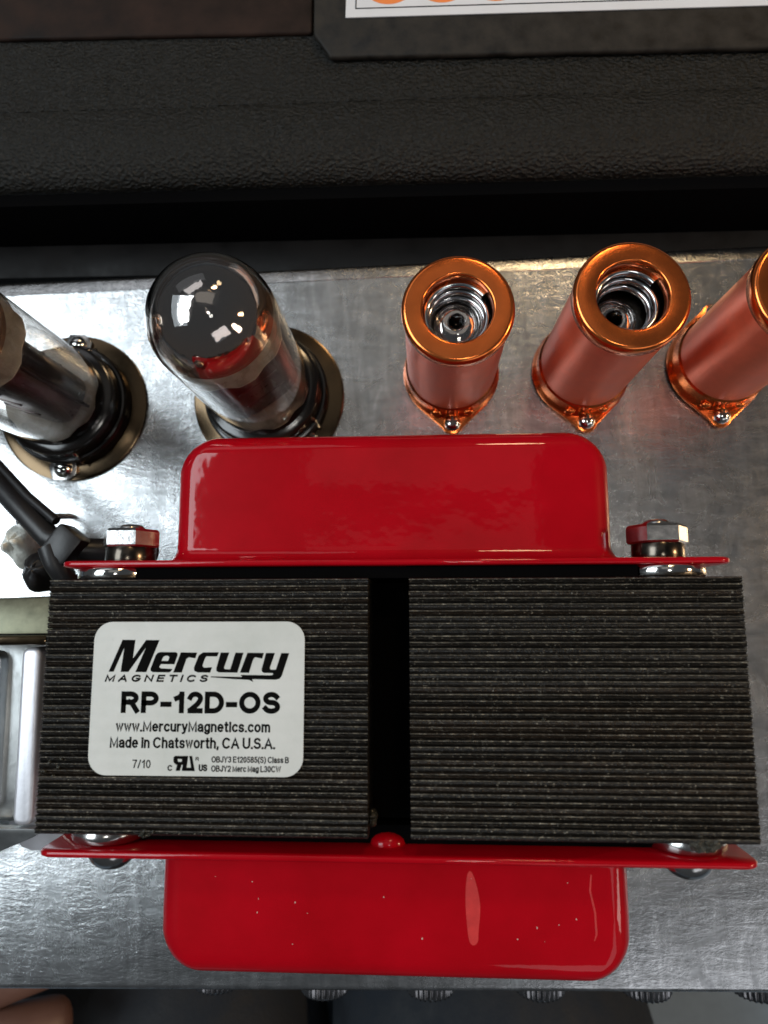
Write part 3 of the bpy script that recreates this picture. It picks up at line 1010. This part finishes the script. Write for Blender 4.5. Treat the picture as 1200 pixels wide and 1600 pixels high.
e.add([(-40, -20.2, 27), (17.8, -20.2, 29), (17.0, -22.0, 28.5), (-40, -47, 8), (-40, -20.2, 24), (17.8, -20.2, 26), (17.0, -21.9, 25.5), (-40, -46, 5)],
      [(0, 1, 2, 3), (4, 7, 6, 5), (0, 4, 5, 1), (1, 5, 6, 2), (2, 6, 7, 3), (3, 7, 4, 0)]).obj("frame_end", M['galv'], ck, bevel=0.5)
MB().prism([(-4, -20)] + [(3.0 + 7.5 * math.cos(R(a)), -26.5 + 7.0 * math.sin(R(a))) for a in range(180, 361, 20)] + [(10.5, -20)], 0.2, 1.6).obj("mounting_ear", M['galv_ridge'], ck, bevel=0.3)

cb = thing("power_cable", (-97, 29, 0), "thick black cable running from the left edge to under the red flange", "cable")
MB().tube([(-32, 29, 12), (-16, 14.5, 18), (-6, 5.5, 22), (4, -3.5, 25), (13, -11.5, 27), (20, -14.5, 27), (27, -14.6, 24), (33, -14, 17)],
          [2.7, 2.7, 2.7, 2.7, 2.7, 2.8, 2.9, 2.9], 14).obj("cable_jacket", M['rubber'], cb, angle=60)
MB().tube([(-30, 32, 12), (-15, 17.6, 18), (-4, 7.6, 22), (7, -2.0, 26), (15, -8, 28)], 1.1, 8).obj("side_wire", M['rubber'], cb, angle=60)
zt = MB().box(-3.4, 3.4, -3.6, 3.6, -3, 3.4).obj("tie_block", M['rubber'], cb, bevel=0.9, loc=(18.5, -13.6, 29.0), rotz=R(-38))
MB().tube([(15.0, -14.0, 31.5), (16.6, -17.6, 31.5), (18.6, -21.6, 29.5), (21.2, -22.2, 26)], 1.5, 8, (1.5, 0.8)).obj("tie_tail", M['rubber'], cb, angle=60)

gl = thing("wire_splice", (-94, 14, 0), "lumpy clear glue blob with a dark rubber cap beside the black cable", "wire splice")
MB().blob((-0.5, 3.0, 14), 4.2, 6.3, 11, 0.10, seed=4, seg=24, rings=16).obj("glue_blob", M['glue'], gl, angle=80)
MB().blob((5.0, -3.5, 17), 5.0, 5.0, 8, 0.09, seed=9, seg=24, rings=16).obj("rubber_cap", M['rubber'], gl, angle=80)
MB().tube([(-1.5, 8, 20), (-0.8, 9.8, 15), (0, 11, 8), (1, 12, 0.6)], 0.8, 8).obj("bare_lead", M['zinc'], gl, angle=60)

# ================================================================== KNURLED NUTS ON THE FRONT EDGE
TE = 28


def knurl(a, h):
    return 1 + 0.05 * math.cos(TE * a)


kx = [-55.7, -27.3, -0.7, 26.6, 52.6, 79.5]
kl = ["first knurled metal nut from the left along the chassis front, mostly hidden", "second knurled metal nut from the left along the front edge",
      "knurled metal nut under the middle of the red bell, third from the left", "fourth knurled metal nut from the left along the front edge",
      "fifth knurled nut from the left, above the pale floor", "knurled nut at the lower right corner of the photo"]
kn = thing("knurled_nut", (kx[0], -91, -13), kl[0], "knurled nut", "knurled nuts along the chassis front")
MB().lathe([(5.2, 0.6), (5.9, 0.2), (6.0, -0.4), (6.0, -3.6), (5.6, -4.3), (4.2, -4.4)], TE * 6, (0, 0, 0), 'y', rfun=knurl).obj("knurled_ring", M['dull_nickel'], kn, angle=60)
MB().lathe([(3.4, 1.5), (3.4, -4.9), (3.0, -5.4)], 24, (0, 0, 0), 'y').obj("threaded_stem", M['liner'], kn)
for i in range(1, 6):
    c = copy_tree(kn)
    c.location = (kx[i] * S, -91 * S + (kx[i] - kx[0]) * 0.0096 * S, -13 * S)
    c['label'] = kl[i]
kn.location.z = -15.5 * S

# ================================================================== PERSON SITTING IN FRONT (lap and resting hand)
pe = thing("person", (-10, -230, -220), "person in dark navy trousers sitting close in front, one bare hand on the lap", "person")


def skin_mesh(name, verts, edges, radii, mat, parent, sub=2):
    me = bpy.data.meshes.new(name)
    me.from_pydata([tuple(c * S for c in v) for v in verts], edges, [])
    o = bpy.data.objects.new(name, me)
    COL.objects.link(o)
    o.parent = parent
    md = o.modifiers.new("skin", 'SKIN')
    for i, r in enumerate(radii):
        rr = r if isinstance(r, tuple) else (r, r)
        me.skin_vertices[0].data[i].radius = (rr[0] * S, rr[1] * S)
    me.skin_vertices[0].data[0].use_root = True
    s = o.modifiers.new("sub", 'SUBSURF')
    s.levels = sub
    s.render_levels = sub
    dg = bpy.context.evaluated_depsgraph_get()
    m2 = bpy.data.meshes.new_from_object(o.evaluated_get(dg))
    o.modifiers.clear()
    o.data = m2
    m2.name = name
    m2.materials.clear()
    m2.materials.append(mat)
    m2.shade_smooth()
    return o


skin_mesh("trousers", [(0, -260, 90), (-55, -235, 85), (-74, -100, 95), (-92, 55, 112), (-98, 120, 70), (-80, 160, 20),
                       (55, -235, 85), (50, -100, 95), (34, 55, 112), (24, 120, 70), (15, 165, 20)],
          [(0, 1), (1, 2), (2, 3), (3, 4), (4, 5), (0, 6), (6, 7), (7, 8), (8, 9), (9, 10)],
          [95, 85, 76, 70, 62, 50, 85, 76, 70, 62, 50], M['denim'], pe)
# resting left hand with forearm: palm, four curled fingers and a thumb
hx, hy, hz = -164, 105, 172
skin_mesh("body", [(hx - 150, hy - 120, hz + 6), (hx - 60, hy - 50, hz + 6), (hx - 30, hy - 26, hz + 5), (hx, hy, hz + 2),
                   (hx + 14, hy + 20, hz + 1), (hx + 34, hy + 31, hz - 2), (hx + 48, hy + 33, hz - 8),
                   (hx + 20, hy + 8, hz + 2), (hx + 46, hy + 17, hz), (hx + 60, hy + 18, hz - 9),
                   (hx + 22, hy - 6, hz + 2), (hx + 46, hy - 1, hz), (hx + 60, hy - 1, hz - 10),
                   (hx + 18, hy - 18, hz), (hx + 38, hy - 16, hz - 2), (hx + 50, hy - 17, hz - 10),
                   (hx - 8, hy + 18, hz - 4), (hx + 4, hy + 38, hz - 8), (hx + 18, hy + 48, hz - 12)],
          [(0, 1), (1, 2), (2, 3), (3, 4), (4, 5), (5, 6), (3, 7), (7, 8), (8, 9), (3, 10), (10, 11), (11, 12), (3, 13), (13, 14), (14, 15), (2, 16), (16, 17), (17, 18)],
          [34, 26, (26, 20), (28, 16), 9.5, 8.5, 7.5, 10, 9, 7.5, 10, 9, 7.5, 9, 8, 7, 12, 10, 8], M['skin'], pe)
